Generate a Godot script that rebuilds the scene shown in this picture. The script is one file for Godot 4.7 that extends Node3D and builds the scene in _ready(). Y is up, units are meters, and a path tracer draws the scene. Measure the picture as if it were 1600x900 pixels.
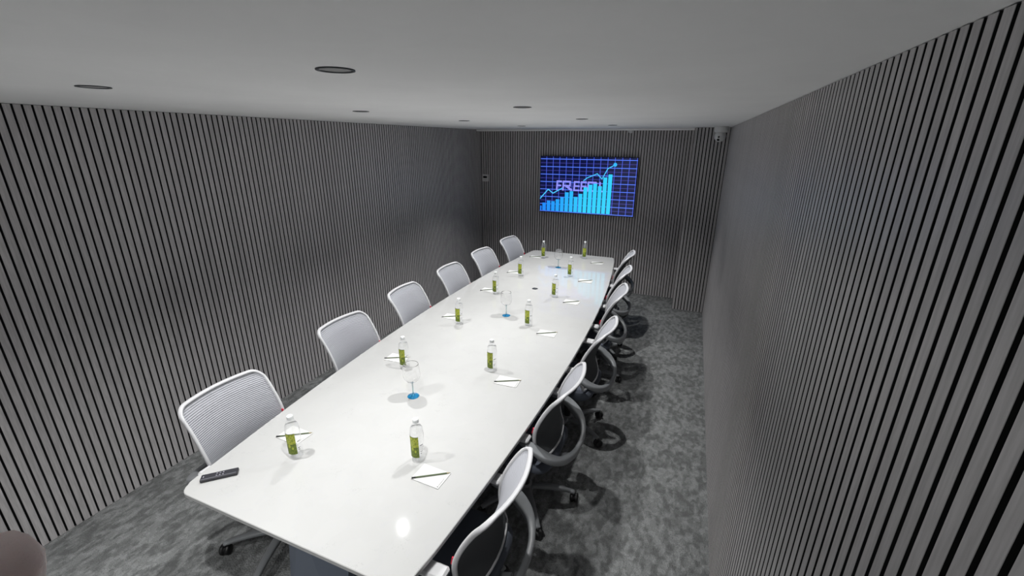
extends Node3D
# Boardroom: slatted walls, long white boat-shaped table, twelve mesh chairs, wall screen.
# World: x across the room, y up, -z into the room. The camera stands at the origin, 2.2 m up.

const CAM_H := 2.2
const CEIL := 2.368
const X_RIGHT := 0.348
const X_LEFT := -3.168
const Z_BACK := -6.48
const Z_COLUMN := -6.03
const X_COLUMN := -0.05
const Z_REAR := 0.95
const TABLE_Y := 0.737

const LAMP_ENERGY := 2.25
const SCREEN_GLOW := 1.0
const SCREEN_LIGHT := 0.14

var M := {}
var used_names := {}

# ------------------------------------------------------------------ helpers: nodes
func numbered(called: String) -> String:
	var n: int = used_names.get(called, 0)
	used_names[called] = n + 1
	return called if n == 0 else "%s_%03d" % [called, n]

func tag(o: Node, label: String, category: String, group := "", kind := "") -> void:
	o.set_meta("label", label)
	o.set_meta("category", category)
	if group != "":
		o.set_meta("group", group)
	if kind != "":
		o.set_meta("kind", kind)

func base(called: String, at := Vector3.ZERO, turn := 0.0) -> Node3D:
	var o := Node3D.new()
	o.name = numbered(called)
	add_child(o)
	o.position = at
	o.rotation.y = turn
	return o

func part(called: String, mesh: Mesh, mat: Material, parent: Node, at := Vector3.ZERO) -> MeshInstance3D:
	var o := MeshInstance3D.new()
	o.name = called
	o.mesh = mesh
	o.material_override = mat
	parent.add_child(o, true)
	o.position = at
	return o

func structure(called: String, mesh: Mesh, mat: Material, label: String, category: String) -> MeshInstance3D:
	var o := part(numbered(called), mesh, mat, self)
	tag(o, label, category, "", "structure")
	return o

# ------------------------------------------------------------------ helpers: meshes
func tool(smooth: bool) -> SurfaceTool:
	var st := SurfaceTool.new()
	st.begin(Mesh.PRIMITIVE_TRIANGLES)
	st.set_smooth_group(0 if smooth else -1)
	return st

func done(st: SurfaceTool) -> ArrayMesh:
	st.generate_normals()
	return st.commit()

func tri(st: SurfaceTool, a: Vector3, b: Vector3, c: Vector3) -> void:
	st.add_vertex(a)
	st.add_vertex(b)
	st.add_vertex(c)

# a convex polygon that faces away from the point «inside»
func poly(st: SurfaceTool, pts: Array, inside: Vector3) -> void:
	var n: Vector3 = (pts[2] - pts[0]).cross(pts[1] - pts[0])
	var flip: bool = n.dot(pts[0] - inside) < 0.0
	for i in range(1, pts.size() - 1):
		if flip:
			tri(st, pts[0], pts[i + 1], pts[i])
		else:
			tri(st, pts[0], pts[i], pts[i + 1])

# a box with chamfered edges
func add_box(st: SurfaceTool, c: Vector3, size: Vector3, ch := 0.0, turn := Basis.IDENTITY) -> void:
	var h := size * 0.5
	if ch <= 0.0:
		for ax in 3:
			for s in [-1.0, 1.0]:
				var q := []
				for k in [[-1.0, -1.0], [1.0, -1.0], [1.0, 1.0], [-1.0, 1.0]]:
					var v := Vector3.ZERO
					v[ax] = s * h[ax]
					v[(ax + 1) % 3] = k[0] * h[(ax + 1) % 3]
					v[(ax + 2) % 3] = k[1] * h[(ax + 2) % 3]
					q.append(c + turn * v)
				poly(st, q, c)
		return
	var P := func(sx: float, sy: float, sz: float, ax: int) -> Vector3:
		var v := Vector3(sx * (h.x - ch), sy * (h.y - ch), sz * (h.z - ch))
		v[ax] += ch * [sx, sy, sz][ax]
		return c + turn * v
	for ax in 3:
		var b := (ax + 1) % 3
		var d := (ax + 2) % 3
		for s in [-1.0, 1.0]:
			var q := []
			for k in [[-1.0, -1.0], [1.0, -1.0], [1.0, 1.0], [-1.0, 1.0]]:
				var sg := [0.0, 0.0, 0.0]
				sg[ax] = s
				sg[b] = k[0]
				sg[d] = k[1]
				q.append(P.call(sg[0], sg[1], sg[2], ax))
			poly(st, q, c)
			for s2 in [-1.0, 1.0]:
				var e := []
				for k in [[ax, -1.0], [ax, 1.0], [b, 1.0], [b, -1.0]]:
					var sg := [0.0, 0.0, 0.0]
					sg[ax] = s
					sg[b] = s2
					sg[d] = k[1]
					e.append(P.call(sg[0], sg[1], sg[2], k[0]))
				poly(st, e, c)
	for sx in [-1.0, 1.0]:
		for sy in [-1.0, 1.0]:
			for sz in [-1.0, 1.0]:
				poly(st, [P.call(sx, sy, sz, 0), P.call(sx, sy, sz, 1), P.call(sx, sy, sz, 2)], c)

func box(size: Vector3, ch := 0.0, c := Vector3.ZERO) -> ArrayMesh:
	var st := tool(false)
	add_box(st, c, size, ch)
	return done(st)

# rows of points joined into a surface; turned so that it faces away from its own middle
func add_grid(st: SurfaceTool, rows: Array, closed: bool, caps := false) -> void:
	var mid := Vector3.ZERO
	var cnt := 0
	for r in rows:
		for p in r:
			mid += p
			cnt += 1
	mid /= cnt
	var total := 0.0
	var n: int = rows[0].size()
	var m := n if closed else n - 1
	for j in rows.size() - 1:
		var cj := Vector3.ZERO
		for p in rows[j]:
			cj += p / n
		for i in m:
			var a: Vector3 = rows[j][i]
			var b: Vector3 = rows[j][(i + 1) % n]
			var c: Vector3 = rows[j + 1][i]
			total += (c - a).cross(b - a).dot(a - (cj if closed else mid))
	var flip := total < 0.0
	for j in rows.size() - 1:
		for i in m:
			var a: Vector3 = rows[j][i]
			var b: Vector3 = rows[j][(i + 1) % n]
			var c: Vector3 = rows[j + 1][(i + 1) % n]
			var d: Vector3 = rows[j + 1][i]
			if flip:
				if a != b:
					tri(st, a, c, b)
				if c != d:
					tri(st, a, d, c)
			else:
				if a != b:
					tri(st, a, b, c)
				if c != d:
					tri(st, a, c, d)
	if caps:
		for e in [0, rows.size() - 1]:
			var mean := Vector3.ZERO
			for p in rows[e]:
				mean += p / n
			for i in n:
				poly(st, [mean, rows[e][i], rows[e][(i + 1) % n]], mid)

# a turned body: profile of (radius, height)
func add_lathe(st: SurfaceTool, prof: Array, seg := 24, at := Vector3.ZERO, turn := Basis.IDENTITY) -> void:
	var rows := []
	for p in prof:
		var r := []
		for i in seg:
			var a := TAU * i / seg
			r.append(at + turn * Vector3(p.x * cos(a), p.y, p.x * sin(a)))
		rows.append(r)
	add_grid(st, rows, true)

func lathe(prof: Array, seg := 24, smooth := true) -> ArrayMesh:
	var st := tool(smooth)
	add_lathe(st, prof, seg)
	return done(st)

# a tube along points; size gives half width (sideways) and half height for each point
func add_sweep(st: SurfaceTool, pts: Array, sizes: Array, up: Vector3, seg := 8, square := 1.0, closed := false) -> void:
	var rows := []
	var n := pts.size()
	for j in n:
		var t: Vector3
		if closed:
			t = (pts[(j + 1) % n] - pts[(j + n - 1) % n]).normalized()
		else:
			t = (pts[mini(j + 1, n - 1)] - pts[maxi(j - 1, 0)]).normalized()
		var side := t.cross(up).normalized()
		var u := side.cross(t).normalized()
		var s: Vector2 = sizes[mini(j, sizes.size() - 1)]
		var r := []
		for i in seg:
			var a := TAU * (i + 0.5) / seg
			var cx := signf(cos(a)) * pow(absf(cos(a)), square)
			var cy := signf(sin(a)) * pow(absf(sin(a)), square)
			r.append(pts[j] + side * cx * s.x + u * cy * s.y)
		rows.append(r)
	if closed:
		rows.append(rows[0])
	add_grid(st, rows, true, not closed)

func curve(pts: Array, steps: int) -> Array:
	var out := []
	var n := pts.size()
	for k in n - 1:
		var p0 = pts[maxi(k - 1, 0)]
		var p1 = pts[k]
		var p2 = pts[k + 1]
		var p3 = pts[mini(k + 2, n - 1)]
		for s in steps:
			out.append(p1.cubic_interpolate(p2, p0, p3, float(s) / steps))
	out.append(pts[n - 1])
	return out

# an upright slab from an outline in (x, z), with a chamfered rim
func slab(outline: PackedVector2Array, y0: float, y1: float, ch: float, smooth := false) -> ArrayMesh:
	var st := tool(smooth)
	var n := outline.size()
	var mid := Vector2.ZERO
	for p in outline:
		mid += p / n
	var inner := PackedVector2Array()
	for i in n:
		var t := (outline[(i + 1) % n] - outline[(i + n - 1) % n]).normalized()
		var nn := Vector2(t.y, -t.x)
		if nn.dot(outline[i] - mid) < 0.0:
			nn = -nn
		inner.append(outline[i] - nn * ch)
	var rings := [[inner, y0], [outline, y0 + ch], [outline, y1 - ch], [inner, y1]]
	var rows := []
	for r in rings:
		var row := []
		for p in r[0]:
			row.append(Vector3(p.x, r[1], p.y))
		rows.append(row)
	add_grid(st, rows, true)
	var idx := Geometry2D.triangulate_polygon(inner)
	st.set_smooth_group(-1)
	for k in range(0, idx.size(), 3):
		var a := inner[idx[k]]
		var b := inner[idx[k + 1]]
		var c := inner[idx[k + 2]]
		for y in [y0, y1]:
			poly(st, [Vector3(a.x, y, a.y), Vector3(b.x, y, b.y), Vector3(c.x, y, c.y)], Vector3(mid.x, (y0 + y1) * 0.5, mid.y))
	return done(st)

# ------------------------------------------------------------------ helpers: materials
func mat(color: Color, rough: float, metal := 0.0) -> StandardMaterial3D:
	var m := StandardMaterial3D.new()
	m.albedo_color = color
	m.roughness = rough
	m.metallic = metal
	return m

func noise(freq: float, seed_: int, octaves := 4) -> FastNoiseLite:
	var n := FastNoiseLite.new()
	n.noise_type = FastNoiseLite.TYPE_SIMPLEX_SMOOTH
	n.frequency = freq
	n.seed = seed_
	n.fractal_octaves = octaves
	return n

func noise_tex(freq: float, seed_: int, lo: Color, hi: Color, size := 512, octaves := 4, normal := false) -> NoiseTexture2D:
	var t := NoiseTexture2D.new()
	t.width = size
	t.height = size
	t.seamless = true
	t.noise = noise(freq, seed_, octaves)
	if normal:
		t.as_normal_map = true
		t.bump_strength = 4.0
	else:
		var g := Gradient.new()
		g.set_color(0, lo)
		g.set_color(1, hi)
		t.color_ramp = g
	return t

func triplanar(m: StandardMaterial3D, scale: Vector3) -> void:
	m.uv1_triplanar = true
	m.uv1_world_triplanar = true
	m.uv1_scale = scale

# woven carpet: charcoal ground with broken lighter patches, as one tile of 2 m
func carpet_image() -> ImageTexture:
	var s := 1024
	var img := Image.create(s, s, false, Image.FORMAT_RGB8)
	var big := noise(0.006, 11, 3).get_seamless_image(s, s, false, false, 0.2)
	var worn := noise(0.014, 12, 5)
	worn.domain_warp_enabled = true
	worn.domain_warp_amplitude = 40.0
	worn.domain_warp_frequency = 0.02
	var wornimg := worn.get_seamless_image(s, s, false, false, 0.2)
	var mid := noise(0.03, 14, 4).get_seamless_image(s, s, false, false, 0.2)
	var fine := noise(0.28, 13, 2).get_seamless_image(s, s, false, false, 0.2)
	for y in s:
		for x in s:
			var w := wornimg.get_pixel((x * 2) % s, y).r
			var b := big.get_pixel(x, y).r
			var f := fine.get_pixel(x, y).r
			var k := smoothstep(0.34, 0.62, w * 0.62 + b * 0.38)
			var m := mid.get_pixel(x, y).r
			var crack := (1.0 - smoothstep(0.0, 0.035, absf(m - 0.5))) * smoothstep(0.35, 0.6, f * 0.5 + b * 0.5)
			var v := lerpf(0.365, 0.525, k * 0.7 + 0.3 * smoothstep(0.35, 0.65, m)) * (0.78 + 0.44 * f) * (1.0 - 0.22 * crack)
			img.set_pixel(x, y, Color(v * 0.985, v, v * 1.0))
	img.generate_mipmaps()
	return ImageTexture.create_from_image(img)

# the printed picture on a bottle label: leaves in greens, with a paler band
func label_image() -> ImageTexture:
	var w := 128
	var h := 256
	var img := Image.create(w, h, false, Image.FORMAT_RGB8)
	var a := noise(0.03, 21, 3)
	var b := noise(0.09, 22, 3)
	for y in h:
		for x in w:
			var v := float(y) / h
			var n := a.get_noise_2d(x, y) * 0.5 + 0.5
			var d := b.get_noise_2d(x, y) * 0.5 + 0.5
			var c := Color(0.66, 0.68, 0.22).lerp(Color(0.50, 0.56, 0.14), smoothstep(0.35, 0.65, n))
			if v > 0.52:
				c = Color(0.52, 0.58, 0.16).lerp(Color(0.25, 0.33, 0.07), smoothstep(0.36, 0.60, d))
			if absf(v - 0.52) < 0.012:
				c = Color(0.27, 0.33, 0.08)
			if Vector2(x - 46, (y - 150) * 0.8).length() < 17.0 or Vector2(x - 84, (y - 178) * 0.8).length() < 12.0:
				c = Color(0.66, 0.70, 0.22)
			if v < 0.02:
				c = Color(0.25, 0.29, 0.10)
			img.set_pixel(x, y, c)
	for k in 4:
		img.fill_rect(Rect2i(22, 60 + k * 16, 60 - k * 9, 4), Color(0.74, 0.76, 0.40))
	img.generate_mipmaps()
	return ImageTexture.create_from_image(img)

func stroke(img: Image, a: Vector2, b: Vector2, w: float, c: Color) -> void:
	var n := int(a.distance_to(b) * 1.5) + 1
	for k in n + 1:
		var p := a.lerp(b, float(k) / n)
		img.fill_rect(Rect2i(int(round(p.x - w * 0.5)), int(round(p.y - w * 0.5)), int(w), int(w)), c)

# the chart shown on the wall screen
func screen_image() -> ImageTexture:
	var w := 1280
	var h := 720
	var img := Image.create(w, h, false, Image.FORMAT_RGB8)
	img.fill(Color(0.004, 0.012, 0.20))
	var dim := Color(0.10, 0.09, 0.36)
	var bright := Color(0.35, 0.50, 1.0)
	for k in 14:
		img.fill_rect(Rect2i(int((k + 0.5) * 0.0715 * w) + 44, 0, 4, h), dim)
	for k in 12:
		img.fill_rect(Rect2i(0, int((0.107 + k * 0.136) * h), w, 5), Color(0.30, 0.28, 0.66))
	for k in 15:
		img.fill_rect(Rect2i(int(0.063 * w + k * 0.0715 * w), 0, 6, h), Color(0.32, 0.42, 0.95))
	for k in 8:
		img.fill_rect(Rect2i(0, int((0.035 + k * 0.136) * h), w, 9), bright)
	# lettering behind the bars
	var ink := Color(0.58, 0.58, 0.98)
	var y0 := 0.435 * h
	var y1 := 0.585 * h
	var ym := (y0 + y1) * 0.5
	var t := 22.0
	var L := func(x0: float, ya: float, x1: float, yb: float) -> void:
		stroke(img, Vector2(x0 * w, ya), Vector2(x1 * w, yb), t, ink)
	L.call(0.190, y0, 0.186, y1)
	L.call(0.190, y0, 0.232, y0)
	L.call(0.190, ym, 0.224, ym)
	L.call(0.258, y0, 0.254, y1)
	L.call(0.258, y0, 0.330, y0)
	L.call(0.330, y0, 0.330, ym)
	L.call(0.258, ym, 0.330, ym)
	L.call(0.285, ym, 0.345, y1)
	for x in [0.378, 0.452]:
		L.call(x, y0, x - 0.004, y1)
		for yy in [y0, ym, y1]:
			L.call(x, yy, x + 0.046, yy)
	L.call(0.524, y0, 0.520, y1)
	L.call(0.524, y0, 0.600, y0)
	L.call(0.606, y0 + 10, 0.606, y1 - 10)
	L.call(0.520, y1, 0.598, y1)
	L.call(0.644, y0, 0.642, y1)
	L.call(0.642, y1, 0.690, y1)
	L.call(0.692, y0, 0.690, y1)
	# trend line
	var cy := Color(0.30, 0.78, 1.0)
	var us := [0.0, 0.091, 0.145, 0.245]
	var vs := [0.768, 0.588, 0.657, 0.556]
	for k in 3:
		stroke(img, Vector2(us[k] * w, vs[k] * h), Vector2(us[k + 1] * w, vs[k + 1] * h), 10, cy)
	us = [0.471, 0.506, 0.61, 0.66, 0.713, 0.783]
	vs = [0.41, 0.358, 0.279, 0.369, 0.188, 0.119]
	for k in 5:
		stroke(img, Vector2(us[k] * w, vs[k] * h), Vector2(us[k + 1] * w, vs[k + 1] * h), 9, cy)
	for y in range(-24, 25):
		var half := int(sqrt(24.0 * 24.0 - y * y))
		img.fill_rect(Rect2i(int(0.783 * w) - half, int(0.119 * h) + y, half * 2, 1), Color(0.18, 0.72, 1.0))
	# bars
	var tops := [0.086, 0.144, 0.187, 0.18, 0.22, 0.26, 0.355, 0.38, 0.28, 0.34, 0.46, 0.51, 0.53, 0.49, 0.645, 0.70]
	for k in 16:
		var x0: float = 0.030 + 0.0496 * (k - 1)
		var c := Color(0.10, 0.52, 0.98).lerp(Color(0.17, 0.82, 1.0), clampf(k / 10.0, 0.0, 1.0))
		var px := int(maxf(x0, 0.004) * w)
		img.fill_rect(Rect2i(px, int((0.985 - tops[k]) * h), int((x0 + 0.040) * w) - px, int(tops[k] * h)), c)
	img.generate_mipmaps()
	return ImageTexture.create_from_image(img)

# faint veins in white quartz
func quartz_image() -> ImageTexture:
	var s := 1024
	var img := Image.create(s, s, false, Image.FORMAT_RGB8)
	var a := noise(0.006, 31, 5)
	a.domain_warp_enabled = true
	a.domain_warp_amplitude = 60.0
	var ai := a.get_seamless_image(s, s, false, false, 0.2)
	var bi := noise(0.01, 32, 3).get_seamless_image(s, s, false, false, 0.2)
	for y in s:
		for x in s:
			var v: float = absf(ai.get_pixel(x, y).r - 0.5)
			var vein := (1.0 - smoothstep(0.0, 0.006, v)) * smoothstep(0.52, 0.72, bi.get_pixel(x, y).r)
			var c := 0.69 + 0.012 * (bi.get_pixel(y, x).r - 0.5) - 0.07 * vein
			img.set_pixel(x, y, Color(c, c, c * 0.995))
	img.generate_mipmaps()
	return ImageTexture.create_from_image(img)

func make_materials() -> void:
	var grain := noise_tex(0.02, 41, Color(0.86, 0.86, 0.86), Color(1, 1, 1), 512, 5)
	M.slats = []
	for v in [0.98, 1.0, 1.02]:
		var m := mat(Color(0.77 * v, 0.757 * v, 0.760 * v), 0.42)
		m.albedo_texture = grain
		triplanar(m, Vector3(9.0, 0.7, 9.0))
		M.slats.append(m)
	M.felt = mat(Color(0.045, 0.043, 0.046), 0.95)
	M.plaster = mat(Color(0.975, 0.975, 0.975), 0.9)
	M.plaster.albedo_texture = noise_tex(0.01, 42, Color(0.975, 0.975, 0.975), Color(1, 1, 1), 256, 4)
	triplanar(M.plaster, Vector3(0.5, 0.5, 0.5))
	M.rear = mat(Color(0.88, 0.88, 0.88), 0.7)
	M.carpet = mat(Color(1, 1, 1), 0.97)
	M.carpet.albedo_texture = carpet_image()
	triplanar(M.carpet, Vector3(0.62, 0.62, 0.62))
	M.carpet.normal_enabled = true
	M.carpet.normal_texture = noise_tex(0.25, 43, Color.BLACK, Color.WHITE, 512, 2, true)
	M.carpet.normal_scale = 0.5
	M.quartz = mat(Color(1, 1, 1), 0.05)
	M.quartz.albedo_texture = quartz_image()
	triplanar(M.quartz, Vector3(0.5, 0.5, 0.5))
	M.slate = mat(Color(0.36, 0.39, 0.44), 0.55)
	M.white_frame = mat(Color(0.80, 0.80, 0.81), 0.38)
	M.mesh = mat(Color(0.66, 0.665, 0.69), 0.75)
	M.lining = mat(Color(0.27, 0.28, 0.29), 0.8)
	M.pad = mat(Color(0.74, 0.74, 0.745), 0.5)
	M.grey_plastic = mat(Color(0.48, 0.49, 0.50), 0.42)
	M.charcoal = mat(Color(0.30, 0.32, 0.36), 0.9)
	M.charcoal.normal_enabled = true
	M.charcoal.normal_texture = noise_tex(0.3, 44, Color.BLACK, Color.WHITE, 256, 2, true)
	M.charcoal.normal_scale = 0.3
	triplanar(M.charcoal, Vector3(5, 5, 5))
	M.black = mat(Color(0.06, 0.06, 0.065), 0.5)
	M.gloss_black = mat(Color(0.015, 0.015, 0.02), 0.12)
	M.red = mat(Color(0.78, 0.14, 0.24), 0.45)
	M.white = mat(Color(0.84, 0.84, 0.84), 0.45)
	M.paper = mat(Color(0.765, 0.765, 0.76), 0.85)
	M.print = mat(Color(0.35, 0.36, 0.36), 0.9)
	M.green = mat(Color(0.23, 0.30, 0.13), 0.5)
	M.wood = mat(Color(0.62, 0.58, 0.45), 0.7)
	M.dark_metal = mat(Color(0.30, 0.31, 0.32), 0.32, 0.6)
	M.pet = mat(Color(0.93, 0.95, 0.96, 0.05), 0.04)
	M.pet.transparency = BaseMaterial3D.TRANSPARENCY_ALPHA
	M.water = mat(Color(0.96, 0.98, 0.98, 0.02), 0.02)
	M.water.transparency = BaseMaterial3D.TRANSPARENCY_ALPHA
	M.crystal = mat(Color(1.0, 1.0, 1.0, 0.0), 0.02)
	M.crystal.refraction_enabled = true
	M.crystal.refraction_scale = 0.05
	M.crystal.transparency = BaseMaterial3D.TRANSPARENCY_ALPHA
	M.teal_clear = mat(Color(0.45, 0.78, 0.80, 0.35), 0.05)
	M.teal_clear.transparency = BaseMaterial3D.TRANSPARENCY_ALPHA
	M.blue_glass = mat(Color(0.10, 0.50, 0.70, 0.65), 0.06)
	M.blue_glass.transparency = BaseMaterial3D.TRANSPARENCY_ALPHA
	M.label = mat(Color(1, 1, 1), 0.5)
	M.label.albedo_texture = label_image()
	M.cap = mat(Color(0.86, 0.87, 0.87), 0.35)
	M.screen = mat(Color(0.01, 0.01, 0.015), 0.15)
	M.screen.emission_enabled = true
	M.screen.emission = Color(0, 0, 0)
	M.screen.emission_operator = BaseMaterial3D.EMISSION_OP_ADD
	M.screen.emission_texture = screen_image()
	M.screen.emission_energy_multiplier = SCREEN_GLOW
	M.lens = mat(Color(0.9, 0.9, 0.9), 0.3)
	M.lens.emission_enabled = true
	M.lens.emission = Color(1.0, 0.99, 0.97)
	M.lens.emission_energy_multiplier = 6.0
	M.reflector = mat(Color(0.42, 0.425, 0.43), 0.3, 0.2)
	M.skin = mat(Color(0.93, 0.85, 0.84), 0.55)
	M.skin.subsurf_scatter_enabled = true
	M.skin.subsurf_scatter_strength = 0.1
	M.skin.normal_enabled = true
	M.skin.normal_texture = noise_tex(0.12, 45, Color.BLACK, Color.WHITE, 256, 3, true)
	M.skin.normal_scale = 0.6
	triplanar(M.skin, Vector3(60, 60, 60))
	M.nail = mat(Color(0.88, 0.76, 0.76), 0.15)

# ------------------------------------------------------------------ the room
# slats along a wall from a to b (points on the finished face), each a piece of its own
func slats(wall: Node3D, a: Vector3, b: Vector3, out: Vector3, pitch: float, width: float, seed_: int) -> void:
	var rng := RandomNumberGenerator.new()
	rng.seed = seed_
	var along := (b - a).normalized()
	var h := CEIL - 0.004
	var deep := 0.014
	var st := tool(false)
	var turn := Basis(along, Vector3.UP, out)
	# black core with a grey veneer on its face
	add_box(st, -out * 0.0005, Vector3(width - 0.0006, h, deep - 0.001), 0.0, turn)
	var core := done(st)
	st = tool(false)
	add_box(st, out * (deep * 0.5 - 0.0006), Vector3(width, h, 0.0012), 0.0005, turn)
	var veneer := done(st)
	var variants := []
	for m in M.slats:
		var both := ArrayMesh.new()
		for e in [[core, M.felt], [veneer, m]]:
			both.add_surface_from_arrays(Mesh.PRIMITIVE_TRIANGLES, e[0].surface_get_arrays(0))
			both.surface_set_material(both.get_surface_count() - 1, e[1])
		variants.append(both)
	var n := int(round(a.distance_to(b) / pitch))
	pitch = a.distance_to(b) / n
	for i in n:
		var p := a + along * ((i + 0.5) * pitch) - out * deep * 0.5
		p.y = h * 0.5 + 0.002
		part("slat", variants[rng.randi() % 3], null, wall, p)

func build_room() -> void:
	var w := X_RIGHT - X_LEFT
	var d := Z_REAR - Z_BACK
	var cx := (X_RIGHT + X_LEFT) * 0.5
	var cz := (Z_REAR + Z_BACK) * 0.5
	structure("floor", box(Vector3(w + 0.3, 0.1, d + 0.3), 0.0, Vector3(cx, -0.05, cz)), M.carpet, "charcoal carpet with worn lighter patches across the whole room", "floor")
	var c := CSGBox3D.new()
	c.name = "ceiling"
	c.size = Vector3(w + 0.3, 0.12, d + 0.3)
	c.position = Vector3(cx, CEIL + 0.06, cz)
	c.material = M.plaster
	for p in light_spots():
		var hole := CSGCylinder3D.new()
		hole.name = "opening"
		hole.operation = CSGShape3D.OPERATION_SUBTRACTION
		hole.radius = 0.0445
		hole.height = 0.4
		hole.sides = 32
		hole.position = Vector3(p.x, 0, p.y) - Vector3(cx, 0, cz)
		c.add_child(hole, true)
	tag(c, "plain white plaster ceiling with round downlight openings", "ceiling", "", "structure")
	add_child(c)

	var t := 0.014
	var wl := structure("wall_left", box(Vector3(0.1, CEIL, d + 0.2), 0.0, Vector3(X_LEFT - t - 0.05, CEIL * 0.5, cz)), M.felt, "grey wood slat wall behind the row of chairs on the thermostat side", "wall")
	slats(wl, Vector3(X_LEFT, 0, Z_REAR), Vector3(X_LEFT, 0, Z_BACK), Vector3.RIGHT, 0.0385, 0.0290, 1)
	var wr := structure("wall_right", box(Vector3(0.1, CEIL, d + 0.2), 0.0, Vector3(X_RIGHT + t + 0.05, CEIL * 0.5, cz)), M.felt, "grey wood slat wall along the aisle beside the security camera", "wall")
	slats(wr, Vector3(X_RIGHT, 0, Z_COLUMN), Vector3(X_RIGHT, 0, Z_REAR), Vector3.LEFT, 0.0352, 0.0244, 2)
	var wb := structure("wall_back", box(Vector3(w + 0.2, CEIL, 0.1), 0.0, Vector3(cx, CEIL * 0.5, Z_BACK - t - 0.05)), M.felt, "grey wood slat wall that carries the screen", "wall")
	slats(wb, Vector3(X_LEFT + 0.002, 0, Z_BACK), Vector3(X_COLUMN, 0, Z_BACK), Vector3.BACK, 0.0385, 0.0280, 3)
	var pl := structure("pillar", box(Vector3(X_RIGHT - X_COLUMN, CEIL, Z_COLUMN - Z_BACK), 0.0, Vector3((X_RIGHT + X_COLUMN) * 0.5 + t, CEIL * 0.5, (Z_COLUMN + Z_BACK) * 0.5 - t)), M.felt, "slat-clad boxed pillar in the corner under the security camera", "pillar")
	slats(pl, Vector3(X_COLUMN, 0, Z_COLUMN), Vector3(X_RIGHT, 0, Z_COLUMN), Vector3.BACK, 0.0385, 0.0280, 4)
	slats(pl, Vector3(X_COLUMN, 0, Z_BACK), Vector3(X_COLUMN, 0, Z_COLUMN - 0.002), Vector3.LEFT, 0.0385, 0.0280, 5)
	structure("wall_rear", box(Vector3(w + 0.2, CEIL, 0.1), 0.0, Vector3(cx, CEIL * 0.5, Z_REAR + 0.05)), M.rear, "plain white wall closing the end away from the screen", "wall")
	# the plaster drops a little where it meets the screen wall
	structure("trim_1", box(Vector3(X_COLUMN - X_LEFT, 0.022, 0.16), 0.003, Vector3((X_COLUMN + X_LEFT) * 0.5, CEIL - 0.011, Z_BACK + 0.08)), M.plaster, "low white plaster strip along the ceiling above the screen wall", "trim")

func light_spots() -> Array:
	var out := []
	for z in [0.37, -0.94, -2.25, -3.56, -4.95]:  # the first pair is added unseen behind the camera, continuing both rows
		out.append(Vector2(-1.90, z))
		out.append(Vector2(-0.86, z))
	return out

func build_lights() -> void:
	var st := tool(true)
	add_lathe(st, [Vector2(0.0440, 0.004), Vector2(0.0475, 0.0), Vector2(0.0475, -0.003), Vector2(0.0405, -0.003), Vector2(0.0405, 0.004)], 32)
	var ring := done(st)
	st = tool(true)
	add_lathe(st, [Vector2(0.0405, 0.0), Vector2(0.0395, 0.015), Vector2(0.034, 0.028), Vector2(0.030, 0.034)], 32)
	var cone := done(st)
	st = tool(true)
	add_lathe(st, [Vector2(0.0001, 0.0), Vector2(0.018, 0.0), Vector2(0.030, 0.006), Vector2(0.030, 0.012), Vector2(0.0001, 0.012)], 24)
	var lens := done(st)
	var where := ["first", "second", "third", "fourth", "fifth"]
	var k := 0
	for p in light_spots():
		var o := base("recessed_downlight", Vector3(p.x, CEIL, p.y))
		part("trim_ring", ring, M.dark_metal, o)
		part("reflector", cone, M.reflector, o)
		part("lens", lens, M.lens, o, Vector3(0, 0.030, 0))
		var l := SpotLight3D.new()
		l.name = "lamp"
		l.light_energy = LAMP_ENERGY
		l.light_color = Color(1.0, 1.0, 0.995)
		l.spot_angle = 52.0
		l.spot_angle_attenuation = 0.9
		l.spot_range = 9.0
		l.spot_attenuation = 2.0
		l.light_size = 0.022
		l.shadow_enabled = true
		l.rotation_degrees.x = -90.0
		l.position.y = 0.002
		o.add_child(l)
		var side := "thermostat" if k % 2 == 0 else "security camera"
		var ord: String = where[4 - k / 2]
		tag(o, "recessed round downlight, row on the %s side, %s from the screen" % [side, ord], "downlight", "recessed ceiling downlights")
		k += 1

# ------------------------------------------------------------------ table
func left_edge(z: float) -> float:
	return -2.105 + 0.0272 * pow(z - 3.4, 2)

func right_edge(z: float) -> float:
	return -0.630 - 0.0262 * pow(z - 2.9, 2)

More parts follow.
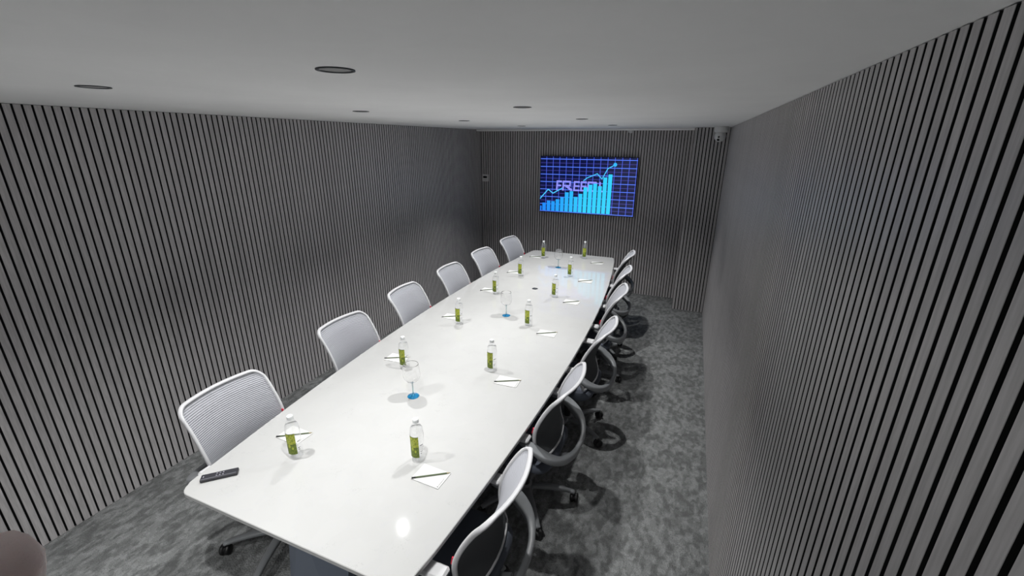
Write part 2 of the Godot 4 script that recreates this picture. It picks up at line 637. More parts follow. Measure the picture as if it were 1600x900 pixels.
func build_table() -> void:
	var z0 := 0.845
	var z1 := 5.668
	var pts := PackedVector2Array()
	var n := 40
	var r := 0.055
	for i in n + 1:
		var z := lerpf(z0 + r, z1 - r, float(i) / n)
		pts.append(Vector2(left_edge(z), -z))
	for k in range(1, 6):
		var a := PI * 0.5 * k / 6.0
		pts.append(Vector2(left_edge(z1) + r * (1.0 - cos(a)), -(z1 - r + r * sin(a))))
	for k in range(0, 7):
		var a := PI * 0.5 * k / 6.0
		pts.append(Vector2(right_edge(z1) - r * (1.0 - sin(a)), -(z1 - r + r * cos(a))))
	for i in range(1, n):
		var z := lerpf(z1 - r, z0 + r, float(i) / n)
		pts.append(Vector2(right_edge(z), -z))
	for k in range(0, 7):
		var a := PI * 0.5 * k / 6.0
		pts.append(Vector2(right_edge(z0) - r * (1.0 - cos(a)), -(z0 + r - r * sin(a))))
	for k in range(0, 6):
		var a := PI * 0.5 * k / 6.0
		pts.append(Vector2(left_edge(z0) + r * (1.0 - sin(a)), -(z0 + r - r * cos(a))))
	var o := base("conference_table", Vector3.ZERO)
	tag(o, "long boat-shaped conference table with polished white stone top", "table")
	part("table_top", slab(pts, TABLE_Y - 0.022, TABLE_Y, 0.0025), M.quartz, o)
	# dark support frame under the stone, set back from its rim
	var under := PackedVector2Array()
	for p in pts:
		under.append(Vector2(-1.37 + (p.x + 1.37) * 0.93, -3.256 + (p.y + 3.256) * 0.985))
	part("under_panel", slab(under, TABLE_Y - 0.045, TABLE_Y - 0.023, 0.002), M.slate, o)
	# folded pedestals
	for zc in [1.30, 3.25, 5.20]:
		var st := tool(false)
		var mid := Vector3(-1.37, 0.35, -zc)
		var ty := TABLE_Y - 0.046
		for s in [-1.0, 1.0]:
			var apex := Vector3(-1.37, ty, -zc + s * 0.33)
			var bl := Vector3(-1.53, 0.0, -zc + s * 0.34)
			var br := Vector3(-1.21, 0.0, -zc + s * 0.34)
			var tl := Vector3(-1.56, ty, -zc + s * 0.22)
			var tr := Vector3(-1.18, ty, -zc + s * 0.22)
			poly(st, [apex, bl, br], mid)
			poly(st, [apex, tl, bl], mid)
			poly(st, [apex, tr, br], mid)
			poly(st, [apex, tl, tr], mid - Vector3(0, 1, 0))
		for s in [-1.0, 1.0]:
			var q := []
			for e in [[1.0, ty, 0.22, 0.19], [1.0, 0.0, 0.34, 0.16], [-1.0, 0.0, 0.34, 0.16], [-1.0, ty, 0.22, 0.19]]:
				q.append(Vector3(-1.37 + s * e[3], e[1], -zc + e[0] * e[2]))
			poly(st, q, mid)
		part("pedestal", done(st), M.slate, o)
	var g := tool(true)
	add_lathe(g, [Vector2(0.0, 0.0), Vector2(0.028, 0.0), Vector2(0.031, 0.0012), Vector2(0.028, 0.003), Vector2(0.022, 0.003), Vector2(0.020, 0.0018), Vector2(0.0, 0.0018)], 24)
	part("cable_grommet", done(g), M.dark_metal, o, Vector3(-1.388, TABLE_Y, -4.06))

# ------------------------------------------------------------------ chairs
func back_profile(y: float) -> float:
	var ys := [0.50, 0.56, 0.62, 0.68, 0.74, 0.81, 0.88, 0.95]
	var zs := [0.205, 0.186, 0.178, 0.183, 0.200, 0.231, 0.272, 0.322]
	for k in 7:
		if y <= ys[k + 1] or k == 6:
			var t := clampf((y - ys[k]) / (ys[k + 1] - ys[k]), 0.0, 1.0)
			return cubic_interpolate(zs[k], zs[k + 1], zs[maxi(k - 1, 0)], zs[mini(k + 2, 7)], t)
	return 0.3

func back_point(x: float, y: float) -> Vector3:
	return Vector3(x, y, back_profile(y) - 0.95 * x * x)

func back_half(y: float) -> float:
	var w := lerpf(0.205, 0.226, smoothstep(0.50, 0.75, y))
	var r := 0.05
	var over := y - (0.95 - r)
	if over > 0.0:
		w -= r - sqrt(maxf(r * r - over * over, 0.0))
	return w

func make_chair() -> Node3D:
	var o := base("office_chair", Vector3.ZERO)
	# woven back: fine level ribs
	var st := tool(true)
	var rows := []
	var nr := 200
	for j in nr + 1:
		var y := lerpf(0.502, 0.949, float(j) / nr)
		var hw := back_half(y)
		var rib: float = [0.0022, 0.0008, -0.0022, 0.0008][j % 4]
		var row := []
		for i in 15:
			var x := lerpf(-hw, hw, i / 14.0)
			row.append(back_point(x, y) + Vector3(0, 0, rib))
		rows.append(row)
	add_grid(st, rows, false)
	part("back_mesh", done(st), M.mesh, o)
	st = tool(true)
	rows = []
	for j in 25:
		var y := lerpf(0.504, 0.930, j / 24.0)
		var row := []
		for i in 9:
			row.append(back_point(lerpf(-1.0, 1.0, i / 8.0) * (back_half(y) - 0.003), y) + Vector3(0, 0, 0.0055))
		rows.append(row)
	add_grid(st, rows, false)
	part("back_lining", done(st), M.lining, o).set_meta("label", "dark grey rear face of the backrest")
	# rim
	var loop := []
	for k in 22:
		var y := lerpf(0.50, 0.90, k / 22.0)
		loop.append(back_point(-back_half(y), y))
	for k in 9:
		var a := PI * 0.5 * k / 8.0
		loop.append(back_point(-0.176 - 0.05 * cos(a), 0.90 + 0.05 * sin(a)))
	for k in range(1, 12):
		loop.append(back_point(lerpf(-0.176, 0.176, k / 12.0), 0.95))
	for k in 9:
		var a := PI * 0.5 * k / 8.0
		loop.append(back_point(0.176 + 0.05 * sin(a), 0.90 + 0.05 * cos(a)))
	for k in range(1, 23):
		var y := lerpf(0.90, 0.50, k / 22.0)
		loop.append(back_point(back_half(y), y))
	for k in range(1, 8):
		loop.append(back_point(lerpf(0.205, -0.205, k / 8.0), 0.50))
	st = tool(true)
	add_sweep(st, loop, [Vector2(0.0075, 0.0115)], Vector3(0, 0.25, 1).normalized(), 8, 0.8, true)
	part("back_frame", done(st), M.white_frame, o)
	# red pull tab on the sitter's left edge
	st = tool(false)
	add_box(st, back_point(-0.218, 0.70) + Vector3(0.002, 0, -0.014), Vector3(0.008, 0.042, 0.015), 0.003, Basis(Vector3.RIGHT, 0.2))
	part("pull_tab", done(st), M.red, o).set_meta("label", "small red tab on the backrest edge")
	# seat
	var ol := PackedVector2Array()
	for k in 36:
		var a := TAU * k / 36
		ol.append(Vector2(signf(cos(a)) * pow(absf(cos(a)), 0.42) * 0.240, 0.0 + signf(sin(a)) * pow(absf(sin(a)), 0.42) * 0.225))
	part("seat", slab(ol, 0.410, 0.475, 0.018, true), M.charcoal, o)
	st = tool(false)
	add_box(st, Vector3(0, 0.385, 0.02), Vector3(0.20, 0.05, 0.26), 0.012)
	part("tilt_mechanism", done(st), M.black, o)
	# yoke that wraps behind the back and carries both arms
	var half := [Vector3(-0.262, 0.648, 0.075), Vector3(-0.268, 0.622, 0.155), Vector3(-0.255, 0.580, 0.225), Vector3(-0.205, 0.545, 0.290), Vector3(-0.110, 0.528, 0.328), Vector3(0, 0.524, 0.338)]
	var hs := [Vector2(0.022, 0.012), Vector2(0.033, 0.015), Vector2(0.033, 0.020), Vector2(0.020, 0.022), Vector2(0.015, 0.020), Vector2(0.014, 0.018)]
	var full := half.duplicate()
	var fs := hs.duplicate()
	for k in range(4, -1, -1):
		full.append(half[k] * Vector3(-1, 1, 1))
		fs.append(hs[k])
	st = tool(true)
	var fp := curve(full, 4)
	var fz := curve(fs, 4)
	add_sweep(st, fp, fz, Vector3(0, 1, 0.001).normalized(), 12, 0.45)
	part("arm_yoke", done(st), M.grey_plastic, o)
	st = tool(true)
	add_sweep(st, curve([Vector3(0, 0.515, 0.335), Vector3(0, 0.44, 0.31), Vector3(0, 0.395, 0.22), Vector3(0, 0.385, 0.10)], 4), [Vector2(0.030, 0.012)], Vector3(0, 0.6, 1).normalized(), 10, 0.5)
	part("back_stem", done(st), M.grey_plastic, o)
	st = tool(false)
	add_box(st, Vector3.ZERO, Vector3(0.066, 0.026, 0.235), 0.009)
	var pad := done(st)
	for s in [-1.0, 1.0]:
		var a := part("armrest", pad, M.pad, o, Vector3(s * 0.258, 0.672, 0.005))
		a.rotation.x = 0.02
	# gas column, star base, castors
	st = tool(true)
	add_lathe(st, [Vector2(0.0, 0.07), Vector2(0.027, 0.07), Vector2(0.027, 0.24), Vector2(0.017, 0.245), Vector2(0.017, 0.365), Vector2(0.0, 0.365)], 16)
	part("gas_column", done(st), M.black, o)
	st = tool(true)
	add_lathe(st, [Vector2(0.0, 0.065), Vector2(0.050, 0.065), Vector2(0.052, 0.085), Vector2(0.044, 0.112), Vector2(0.030, 0.120), Vector2(0.0, 0.120)], 20)
	var hub := part("star_base", done(st), M.grey_plastic, o)
	st = tool(true)
	add_sweep(st, curve([Vector3(0.03, 0.098, 0), Vector3(0.14, 0.098, 0), Vector3(0.25, 0.086, 0), Vector3(0.315, 0.070, 0)], 3), curve([Vector2(0.026, 0.015), Vector2(0.022, 0.014), Vector2(0.018, 0.012), Vector2(0.015, 0.009)], 3), Vector3.UP, 10, 0.6)
	var leg := done(st)
	st = tool(true)
	add_lathe(st, [Vector2(0.0, -0.026), Vector2(0.022, -0.026), Vector2(0.029, -0.021), Vector2(0.029, -0.005), Vector2(0.020, -0.003), Vector2(0.020, 0.003), Vector2(0.029, 0.005), Vector2(0.029, 0.021), Vector2(0.022, 0.026), Vector2(0.0, 0.026)], 18, Vector3(0, 0.029, 0), Basis(Vector3.RIGHT, PI * 0.5))
	add_box(st, Vector3(-0.004, 0.058, 0), Vector3(0.022, 0.024, 0.014), 0.003)
	var castor := done(st)
	for k in 5:
		var l := part("leg", leg, M.grey_plastic, hub)
		l.rotation.y = TAU * k / 5.0
		var c := part("castor", castor, M.black, hub, Vector3(0.315, 0, 0).rotated(Vector3.UP, TAU * k / 5.0))
		c.rotation.y = TAU * k / 5.0 + 0.7 * (k - 2)
	return o

func build_chairs() -> void:
	var proto := make_chair()
	var words := ["first", "second", "third", "fourth", "fifth", "sixth"]
	# [x of seat centre, depth, turn in degrees off square, spin of the star base]
	var left := [[-1.915, 1.275, 0.0, 20.0], [-1.985, 2.225, -2.0, 60.0], [-2.01, 3.03, 2.0, 10.0], [-1.99, 3.79, 0.0, 45.0], [-1.99, 4.55, -3.0, 30.0], [-1.95, 5.30, -5.0, 0.0]]
	var right := [[-0.785, 1.255, 0.0, 50.0], [-0.755, 2.105, -2.0, 0.0], [-0.700, 2.915, -2.0, -42.0], [-0.735, 3.73, 4.0, -14.0], [-0.790, 4.40, 0.0, 18.0], [-0.845, 5.11, 0.0, 35.0]]
	var first := true
	for side in 2:
		var list: Array = left if side == 0 else right
		for i in 6:
			var e: Array = list[i]
			var o: Node3D = proto
			if not first:
				o = proto.duplicate()
				o.name = numbered("office_chair")
				add_child(o)
			first = false
			o.position = Vector3(e[0], 0, -e[1])
			o.rotation.y = deg_to_rad((-90.0 if side == 0 else 90.0) + e[2])
			o.get_node("star_base").rotation.y = deg_to_rad(e[3])
			var where := "wall by the thermostat" if side == 0 else "aisle wall"
			var extra := ""
			if i == 0 and side == 0:
				extra = ", by the remote"
			tag(o, "grey mesh-back chair, back to %s, %s from the screen%s" % [where, words[5 - i], extra], "chair", "mesh office chairs around the table")

# ------------------------------------------------------------------ things on the table
func make_bottle() -> Node3D:
	var o := base("water_bottle")
	var R := 0.0325
	var prof := [Vector2(0.0, 0.004), Vector2(0.018, 0.003), Vector2(0.026, 0.0005), Vector2(0.031, 0.004), Vector2(R, 0.012), Vector2(R, 0.024), Vector2(R - 0.0012, 0.027), Vector2(R, 0.030), Vector2(R, 0.152), Vector2(R - 0.0010, 0.155), Vector2(R, 0.158), Vector2(R - 0.001, 0.168), Vector2(0.0295, 0.180), Vector2(0.0245, 0.192), Vector2(0.0185, 0.201), Vector2(0.0140, 0.207), Vector2(0.0125, 0.212), Vector2(0.0125, 0.222), Vector2(0.0, 0.222)]
	part("bottle_body", lathe(prof, 32), M.pet, o)
	var inner := []
	for p in prof:
		if p.y < 0.186:
			inner.append(Vector2(maxf(p.x - 0.0009, 0.0), p.y + 0.0009))
	inner.append(Vector2(0.0, inner[-1].y))
	part("water", lathe(inner, 32), M.water, o)
	part("cap", lathe([Vector2(0.0142, 0.211), Vector2(0.0150, 0.212), Vector2(0.0150, 0.2145), Vector2(0.0140, 0.215), Vector2(0.0146, 0.216), Vector2(0.0146, 0.229), Vector2(0.0136, 0.231), Vector2(0.0, 0.231)], 24), M.cap, o)
	# wrapped label, a strip round part of the body
	var st := tool(true)
	var rr := R + 0.0005
	var a0 := deg_to_rad(-43.0)
	var a1 := deg_to_rad(43.0)
	for i in 14:
		var u0 := i / 14.0
		var u1 := (i + 1) / 14.0
		var pa := lerpf(a0, a1, u0)
		var pb := lerpf(a0, a1, u1)
		var p := [Vector3(sin(pa) * rr, 0.033, cos(pa) * rr), Vector3(sin(pb) * rr, 0.033, cos(pb) * rr), Vector3(sin(pb) * rr, 0.149, cos(pb) * rr), Vector3(sin(pa) * rr, 0.149, cos(pa) * rr)]
		var q := [Vector2(u0, 1), Vector2(u1, 1), Vector2(u1, 0), Vector2(u0, 0)]
		for k in [0, 2, 1, 0, 3, 2]:
			st.set_uv(q[k])
			st.add_vertex(p[k])
	part("label", done(st), M.label, o).set_meta("label", "green printed label of leaves")
	# fine print beside the label
	st = tool(false)
	for k in 3:
		for s in 4:
			var a := deg_to_rad(54.0 + 7.0 * s)
			var w: float = [7.0, 5.0, 6.0][k]
			if s >= [4, 3, 2][k]:
				continue
			var y: float = [0.098, 0.062, 0.052][k]
			var b := a + deg_to_rad(w)
			poly(st, [Vector3(sin(a) * rr, y, cos(a) * rr), Vector3(sin(b) * rr, y, cos(b) * rr), Vector3(sin(b) * rr, y + 0.0035, cos(b) * rr), Vector3(sin(a) * rr, y + 0.0035, cos(a) * rr)], Vector3(0, y, 0))
	part("print", done(st), M.print, o)
	return o

func make_pad() -> Node3D:
	var o := base("notepad")
	part("sheets", box(Vector3(0.150, 0.0035, 0.106), 0.0006, Vector3(0, 0.00175, 0)), M.paper, o)
	var st := tool(false)
	for k in 9:
		add_box(st, Vector3(0.066, 0.00365, 0.034 - k * 0.0052), Vector3(0.0022, 0.0003, 0.0036))
	add_box(st, Vector3(0.066, 0.00365, 0.043), Vector3(0.005, 0.0003, 0.005))
	part("print", done(st), M.print, o).set_meta("label", "small grey printed line")
	return o

func make_pencil() -> Node3D:
	var o := base("pencil")
	var turn := Basis(Vector3.BACK, -PI * 0.5)
	var st := tool(false)
	add_lathe(st, [Vector2(0.0, -0.070), Vector2(0.0036, -0.070), Vector2(0.0036, 0.072), Vector2(0.0, 0.072)], 6, Vector3.ZERO, turn)
	part("shaft", done(st), M.green, o)
	st = tool(false)
	add_lathe(st, [Vector2(0.0, -0.088), Vector2(0.0037, -0.088), Vector2(0.0037, -0.070), Vector2(0.0, -0.070)], 8, Vector3.ZERO, turn)
	part("end_cap", done(st), M.black, o)
	st = tool(true)
	add_lathe(st, [Vector2(0.0036, 0.072), Vector2(0.0012, 0.086), Vector2(0.0, 0.090)], 8, Vector3.ZERO, turn)
	part("tip", done(st), M.wood, o)
	return o

func make_glass() -> Node3D:
	var o := base("stemmed_glass")
	part("foot", lathe([Vector2(0.0, 0.0), Vector2(0.034, 0.0), Vector2(0.0355, 0.0018), Vector2(0.034, 0.0036), Vector2(0.018, 0.0065), Vector2(0.008, 0.011), Vector2(0.0052, 0.018), Vector2(0.0, 0.018)], 36), M.blue_glass, o)
	part("stem", lathe([Vector2(0.0, 0.018), Vector2(0.0050, 0.018), Vector2(0.0040, 0.045), Vector2(0.0040, 0.080), Vector2(0.0058, 0.098), Vector2(0.0, 0.100)], 16), M.teal_clear, o)
	var bowl := [Vector2(0.0, 0.099), Vector2(0.010, 0.100), Vector2(0.026, 0.105), Vector2(0.040, 0.116), Vector2(0.0485, 0.133), Vector2(0.0505, 0.152), Vector2(0.0490, 0.175), Vector2(0.0455, 0.200), Vector2(0.0430, 0.218)]
	var all := curve(bowl, 3)
	var lip := []
	for k in range(all.size() - 1, -1, -1):
		var p: Vector2 = all[k]
		lip.append(Vector2(maxf(p.x - 0.0011, 0.0), p.y + (0.0012 if p.x < 0.03 else 0.0003)))
	var st := tool(true)
	var shell := all.duplicate()
	shell.append(Vector2(all[-1].x - 0.0006, all[-1].y + 0.0008))
	shell.append_array(lip)
	add_lathe(st, shell, 40)
	part("bowl", done(st), M.crystal, o)
	return o

func build_table_things() -> void:
	var words := ["first", "second", "third", "fourth", "fifth", "sixth"]
	var sides := ["thermostat", "security camera"]
	var bl := [[-1.626, 1.213], [-1.656, 2.146], [-1.672, 2.942], [-1.700, 3.753], [-1.690, 4.428], [-1.703, 5.295]]
	var br := [[-1.063, 1.421], [-1.089, 2.334], [-1.119, 3.130], [-1.121, 3.895], [-1.158, 4.624], [-1.194, 5.476]]
	var pl := [[-1.762, 1.322], [-1.785, 2.232], [-1.808, 3.050], [-1.815, 3.825], [-1.812, 4.525], [-1.812, 5.303]]
	var pr := [[-0.945, 1.345], [-0.938, 2.243], [-0.930, 3.040], [-0.930, 3.812], [-0.957, 4.516], [-0.990, 5.306]]
	var bottle := make_bottle()
	var pad := make_pad()
	var pencil := make_pencil()
	var first := true
	for side in 2:
		for i in 6:
			var ord: String = words[5 - i]
			var b: Array = (bl if side == 0 else br)[i]
			var p: Array = (pl if side == 0 else pr)[i]
			var o := bottle
			var q := pad
			var r := pencil
			if not first:
				o = bottle.duplicate()
				o.name = numbered("water_bottle")
				add_child(o)
				q = pad.duplicate()
				q.name = numbered("notepad")
				add_child(q)
				r = pencil.duplicate()
				r.name = numbered("pencil")
				add_child(r)
			first = false
			o.position = Vector3(b[0], TABLE_Y, -b[1])
			# labels face the aisle end, a little away from the aisle wall
			o.rotation.y = atan2(-b[0], b[1]) - deg_to_rad([34.0, 36.0, 34.0, 36.0, 28.0, 8.0][i])
			tag(o, "clear water bottle with green leaf label, on the %s side, %s from the screen" % [sides[side], ord], "bottle", "water bottles along the table")
			q.position = Vector3(p[0], TABLE_Y, -p[1])
			q.rotation.y = deg_to_rad([-3.0, 2.0, 1.0, -2.0, 3.0, 0.0][i])
			tag(q, "blank white notepad lying on the %s side, %s from the screen" % [sides[side], ord], "notepad", "notepads along the table")
			r.position = Vector3(p[0] + 0.001, TABLE_Y + 0.0035 + 0.0037, -p[1])
			r.rotation.y = deg_to_rad([33.0, 28.0, 32.0, 35.0, 36.0, 32.0][i])
			tag(r, "dark green pencil lying across a notepad on the %s side, %s from the screen" % [sides[side], ord], "pencil", "pencils on the notepads")
	var glass := make_glass()
	var gs := [[-1.401, 1.871, "nearest the remote control"], [-1.379, 3.264, "in the middle of the table"], [-1.392, 4.928, "at the screen end"]]
	for i in 3:
		var o := glass
		if i > 0:
			o = glass.duplicate()
			o.name = numbered("stemmed_glass")
			add_child(o)
		o.position = Vector3(gs[i][0], TABLE_Y, -gs[i][1])
		var place: String = ["between bottles towards the remote control end", "near the middle beside the cable grommet", "at the screen end of the table"][i]
		tag(o, "round clear stemmed glass with blue foot, %s" % place, "glass", "stemmed glasses down the table")
	# remote control
	var rc := base("remote_control", Vector3(-1.839, TABLE_Y, -0.975), deg_to_rad(43.0))
	tag(rc, "slim black remote control lying near the rounded table corner", "remote control")
	part("case", box(Vector3(0.148, 0.016, 0.040), 0.003, Vector3(0, 0.008, 0)), mat(Color(0.17, 0.17, 0.19), 0.45), rc)
	var st := tool(false)
	for k in 3:
		for s in 2:
			add_box(st, Vector3(-0.010 + k * 0.013, 0.0168, -0.007 + s * 0.014), Vector3(0.006, 0.0016, 0.005), 0.0005)
	add_box(st, Vector3(-0.062, 0.0168, 0.0), Vector3(0.004, 0.0016, 0.010), 0.0005)
	part("buttons", done(st), mat(Color(0.55, 0.55, 0.58), 0.5), rc)
	part("edge_strip", box(Vector3(0.138, 0.0012, 0.0022), 0.0, Vector3(0, 0.0164, 0.015)), mat(Color(0.45, 0.45, 0.48), 0.4), rc)

# ------------------------------------------------------------------ things on the walls and ceiling
func build_wall_things() -> void:
	var w := 1.432
	var h := 0.832
	var at := Vector3(-1.437, 1.581, Z_BACK + 0.066)
	var tv := base("wall_screen", at)
	tag(tv, "wide flat TV screen on the slatted end wall showing a bar chart", "television")
	part("housing", box(Vector3(w, h, 0.045), 0.006, Vector3(0, 0, -0.023)), M.gloss_black, tv)
	part("wall_bracket", box(Vector3(0.5, 0.4, 0.03), 0.004, Vector3(0, 0, -0.052)), M.black, tv)
	var q := QuadMesh.new()
	q.size = Vector2(w - 0.018, h - 0.022)
	part("display", q, M.screen, tv, Vector3(0, 0.002, 0.0006)).set_meta("label", "lit blue chart with cyan bars, a trend line and lettering")
	var l := AreaLight3D.new()
	l.name = "screen_glow"
	l.area_size = Vector2(w - 0.02, h - 0.02)
	l.light_energy = SCREEN_LIGHT
	l.light_color = Color(0.30, 0.52, 1.0)
	l.shadow_enabled = true
	l.area_range = 9.0
	l.position.z = 0.004
	l.rotation.y = PI
	tv.add_child(l)
	l.rotation.y = 0.0

	var th := base("thermostat", Vector3(-3.098, 1.640, Z_BACK))
	tag(th, "small square white thermostat on the slatted wall by the corner", "thermostat")
	part("case", box(Vector3(0.105, 0.108, 0.022), 0.004, Vector3(0, 0, 0.011)), M.white, th)
	part("display", box(Vector3(0.066, 0.032, 0.003), 0.0008, Vector3(0, 0.014, 0.0225)), mat(Color(0.08, 0.085, 0.085), 0.25), th)
	part("button_row", box(Vector3(0.066, 0.006, 0.003), 0.0008, Vector3(0, -0.030, 0.0225)), M.grey_plastic, th)

	var cam := base("security_camera", Vector3(0.235, CEIL, -5.72))
	tag(cam, "white turret security camera under the ceiling beside the slatted pillar", "camera")
	var st := tool(true)
	add_lathe(st, [Vector2(0.0, 0.0), Vector2(0.074, 0.0), Vector2(0.076, -0.006), Vector2(0.074, -0.055), Vector2(0.066, -0.064), Vector2(0.0, -0.064)], 28)
	part("mount", done(st), M.white, cam)
	st = tool(true)
	var prof := []
	for k in 13:
		var a := PI * (-0.5 + k / 12.0)
		prof.append(Vector2(0.062 * cos(a), 0.066 * sin(a)))
	add_lathe(st, prof, 24)
	part("ball", done(st), M.white, cam, Vector3(-0.006, -0.100, 0.004))
	var look := Vector3(-0.30, -0.72, 0.75).normalized()
	var turn := Basis(Quaternion(Vector3.UP, look))
	var eye := Vector3(-0.006, -0.100, 0.004)
	st = tool(true)
	add_lathe(st, [Vector2(0.0, 0.062), Vector2(0.015, 0.062), Vector2(0.015, 0.0655), Vector2(0.0, 0.0665)], 16, eye, turn)
	part("lens", done(st), M.gloss_black, cam)
	st = tool(true)
	add_lathe(st, [Vector2(0.0, 0.060), Vector2(0.010, 0.060), Vector2(0.010, 0.0655), Vector2(0.0, 0.066)], 12, eye, Basis(Quaternion(Vector3.UP, Vector3(-0.25, -0.2, 0.95).normalized())))
	part("infrared_window", done(st), M.gloss_black, cam)

	var se := base("ceiling_sensor", Vector3(-0.86, CEIL - 0.022, -6.39))
	tag(se, "small white sensor on the ceiling strip above the screen", "sensor")
	part("dome", lathe([Vector2(0.0, -0.036), Vector2(0.016, -0.034), Vector2(0.026, -0.024), Vector2(0.034, -0.012), Vector2(0.040, -0.004), Vector2(0.040, 0.0), Vector2(0.0, 0.0)], 20), M.white, se)

# ------------------------------------------------------------------ the hand at the edge of the picture
# bones: [from, to, radius, radius]; their union, rounded where they join, meshed as surface nets
func body_mesh(bones: Array, cell: float, k: float) -> ArrayMesh:
	var field := {}
	var lo := Vector3.INF
	for b in bones:
		for e in 2:
			lo = lo.min(b[e] - Vector3.ONE * (b[2 + e] + 0.02))
	var wanted := {}
	for b in bones:
		var pad: float = maxf(b[2], b[3]) + cell * 2.5
		var p: Vector3 = (b[0].min(b[1]) - Vector3.ONE * pad - lo) / cell
		var q: Vector3 = (b[0].max(b[1]) + Vector3.ONE * pad - lo) / cell
		for x in range(int(p.x), int(q.x) + 2):
			for y in range(int(p.y), int(q.y) + 2):
				for z in range(int(p.z), int(q.z) + 2):
					var v := lo + Vector3(x, y, z) * cell
					var ab: Vector3 = b[1] - b[0]
					var t := clampf((v - b[0]).dot(ab) / ab.length_squared(), 0.0, 1.0)
					var d: float = v.distance_to(b[0] + ab * t) - lerpf(b[2], b[3], t)
					if d > cell * 2.5 + 0.006:
						continue
					var key := Vector3i(x, y, z)
					if field.has(key):
						var o: float = field[key]
						var h := maxf(k - absf(o - d), 0.0) / k
						field[key] = minf(o, d) - h * h * k * 0.25
					else:
						field[key] = d
	var at := {}
	var st := tool(true)
	var corners := []
	for i in 8:
		corners.append(Vector3i(i & 1, (i >> 1) & 1, (i >> 2) & 1))
	for key in field:
		var sum := Vector3.ZERO
		var n := 0
		for i in 8:
			for ax in 3:
				if corners[i][ax] == 1:
					continue
				var c0: Vector3i = key + corners[i]
				var c1 := c0
				c1[ax] += 1
				if not field.has(c0) or not field.has(c1):
					continue
				var f0: float = field[c0]
				var f1: float = field[c1]
				if (f0 < 0.0) != (f1 < 0.0):
					sum += Vector3(c0).lerp(Vector3(c1), f0 / (f0 - f1))
					n += 1
		if n > 0:
			at[key] = lo + sum / n * cell
	for key in field:
		for ax in 3:
			var nx: Vector3i = key
			nx[ax] += 1
			if not field.has(nx) or (field[key] < 0.0) == (field[nx] < 0.0):
				continue
			var u := Vector3i.ZERO
			var w := Vector3i.ZERO
			u[(ax + 1) % 3] = 1
			w[(ax + 2) % 3] = 1
			var q := [key - u - w, key - w, key, key - u]
			var ok := true
			for c in q:
				ok = ok and at.has(c)
			if not ok:
				continue
			var dir := Vector3.ZERO
			dir[ax] = 1.0 if field[key] < 0.0 else -1.0
			var pts := [at[q[0]], at[q[1]], at[q[2]], at[q[3]]]
			poly(st, pts, pts[0] - dir)
	return done(st)

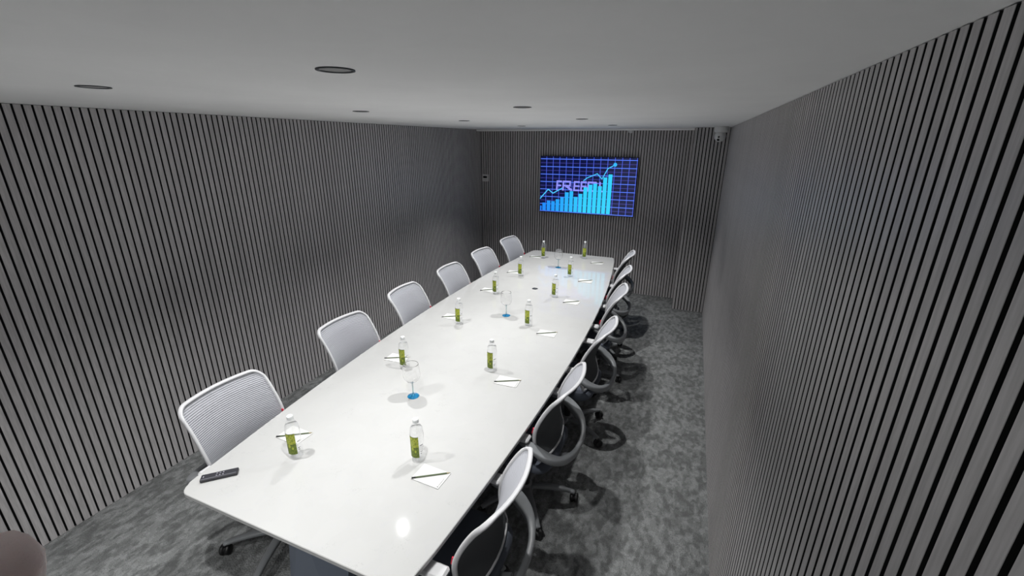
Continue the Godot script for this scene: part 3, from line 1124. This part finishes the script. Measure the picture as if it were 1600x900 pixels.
func build_hand() -> void:
	# the photographer's raised hand: the tip of its first finger reaches into the corner of the view
	var tip := Vector3(-0.1250, 2.1140, -0.0200)
	var b := Vector3(-0.10, -0.93, 0.33).normalized()
	var a := Vector3(-0.926, 0.0, 0.377)
	a = (a - b * a.dot(b)).normalized()
	var n := b.cross(a).normalized()
	var o := base("hand", Vector3.ZERO)
	tag(o, "raised hand with one finger held up close, dark sleeve at the wrist", "hand")
	var k0 := tip + b * 0.074 - n * 0.004
	var bones := [[tip, tip + b * 0.022 - n * 0.002, 0.0084, 0.0090], [tip + b * 0.022 - n * 0.002, tip + b * 0.045 - n * 0.004, 0.0090, 0.0098], [tip + b * 0.045 - n * 0.004, k0 + b * 0.012, 0.0098, 0.0112]]
	var wrist := k0 + b * 0.098 + a * 0.026
	for f in 4:
		var kn: Vector3 = k0 + b * (0.012 + [0.0, -0.004, 0.0, 0.008][f]) + a * 0.0205 * f
		bones.append([kn, wrist + a * (f - 1.5) * 0.009, 0.0115, 0.0160])
		if f > 0:
			var l: float = [0.0, 0.044, 0.040, 0.032][f]
			var r: float = [0.0, 0.0098, 0.0092, 0.0080][f]
			var p1: Vector3 = kn - b * l * 0.75 + n * l * 0.62
			var p2: Vector3 = p1 + b * l * 0.30 + n * l * 0.52
			var p3: Vector3 = p2 + b * l * 0.52 - n * l * 0.10
			bones.append([kn, p1, r * 1.12, r])
			bones.append([p1, p2, r, r * 0.94])
			bones.append([p2, p3, r * 0.94, r * 0.86])
	var th := wrist - b * 0.028 - a * 0.020 + n * 0.010
	var t1 := th - b * 0.030 - a * 0.018 + n * 0.014
	var t2 := t1 - b * 0.026 + a * 0.004 + n * 0.018
	var t3 := t2 - b * 0.012 + a * 0.016 + n * 0.012
	bones.append([th, t1, 0.0150, 0.0115])
	bones.append([t1, t2, 0.0115, 0.0102])
	bones.append([t2, t3, 0.0102, 0.0086])
	var elbow := wrist + (b + Vector3(-0.1, -0.2, 0.5)).normalized() * 0.13
	bones.append([wrist, elbow, 0.0235, 0.0300])
	part("skin", body_mesh(bones, 0.0033, 0.006), M.skin, o)
	var cb := get_node("camera") as Camera3D
	var out := (cb.basis * Vector3(0.02, 0.62, 0.78)).normalized()
	out = (out - b * out.dot(b)).normalized()
	var side := out.cross(b).normalized()
	var st := tool(true)
	var rows := []
	for j in 9:
		var v := -0.004 + 0.0135 * j / 8.0
		var row := []
		var hw := 0.95 * sqrt(maxf(1.0 - pow(absf(j / 4.0 - 1.0), 3.5), 0.03))
		for i in 9:
			var ang := hw * (i / 4.0 - 1.0) * 0.85
			row.append(tip + b * v + (out * cos(ang) + side * sin(ang)) * 0.00905)
		rows.append(row)
	add_grid(st, rows, false)
	part("nail", done(st), M.nail, o)
	st = tool(true)
	var d := (elbow - wrist).normalized()
	add_lathe(st, [Vector2(0.030, 0.0), Vector2(0.034, -0.002), Vector2(0.036, 0.004), Vector2(0.037, 0.05), Vector2(0.042, 0.13), Vector2(0.0, 0.132)], 28, wrist + d * 0.055, Basis(Quaternion(Vector3.UP, d)))
	part("sleeve", done(st), M.charcoal, o)

# ------------------------------------------------------------------ camera
func build_camera() -> void:
	var f := 674.0
	var d := Vector3(290, -228, f).normalized()          # where the room's length points, in the lens (x right, y down, z ahead)
	var v := Vector3(-8, 1980, f)
	v = (v - d * v.dot(d)).normalized()                  # straight down
	var r := v.cross(d)                                  # across the room
	var cam := Camera3D.new()
	cam.name = "camera"
	var ax := Vector3(r.x, -v.x, -d.x)
	var ay := Vector3(-r.y, v.y, d.y)
	var az := Vector3(-r.z, v.z, d.z)
	cam.transform = Transform3D(Basis(ax, ay, az), Vector3(0, CAM_H, 0))
	cam.fov = rad_to_deg(2.0 * atan(450.0 / f))
	cam.near = 0.01
	cam.far = 60.0
	add_child(cam)
	cam.current = true

func build_environment() -> void:
	var e := Environment.new()
	e.background_mode = Environment.BG_COLOR
	e.background_color = Color(0, 0, 0)
	e.tonemap_mode = Environment.TONE_MAPPER_LINEAR
	e.tonemap_exposure = 1.0
	e.sdfgi_enabled = true
	e.ssao_enabled = true
	e.ssil_enabled = true
	var we := WorldEnvironment.new()
	we.name = "environment"
	we.environment = e
	add_child(we)

func _ready() -> void:
	build_camera()
	build_environment()
	make_materials()
	build_lights()
	build_room()
	build_table()
	build_chairs()
	build_wall_things()
	build_table_things()
	build_hand()
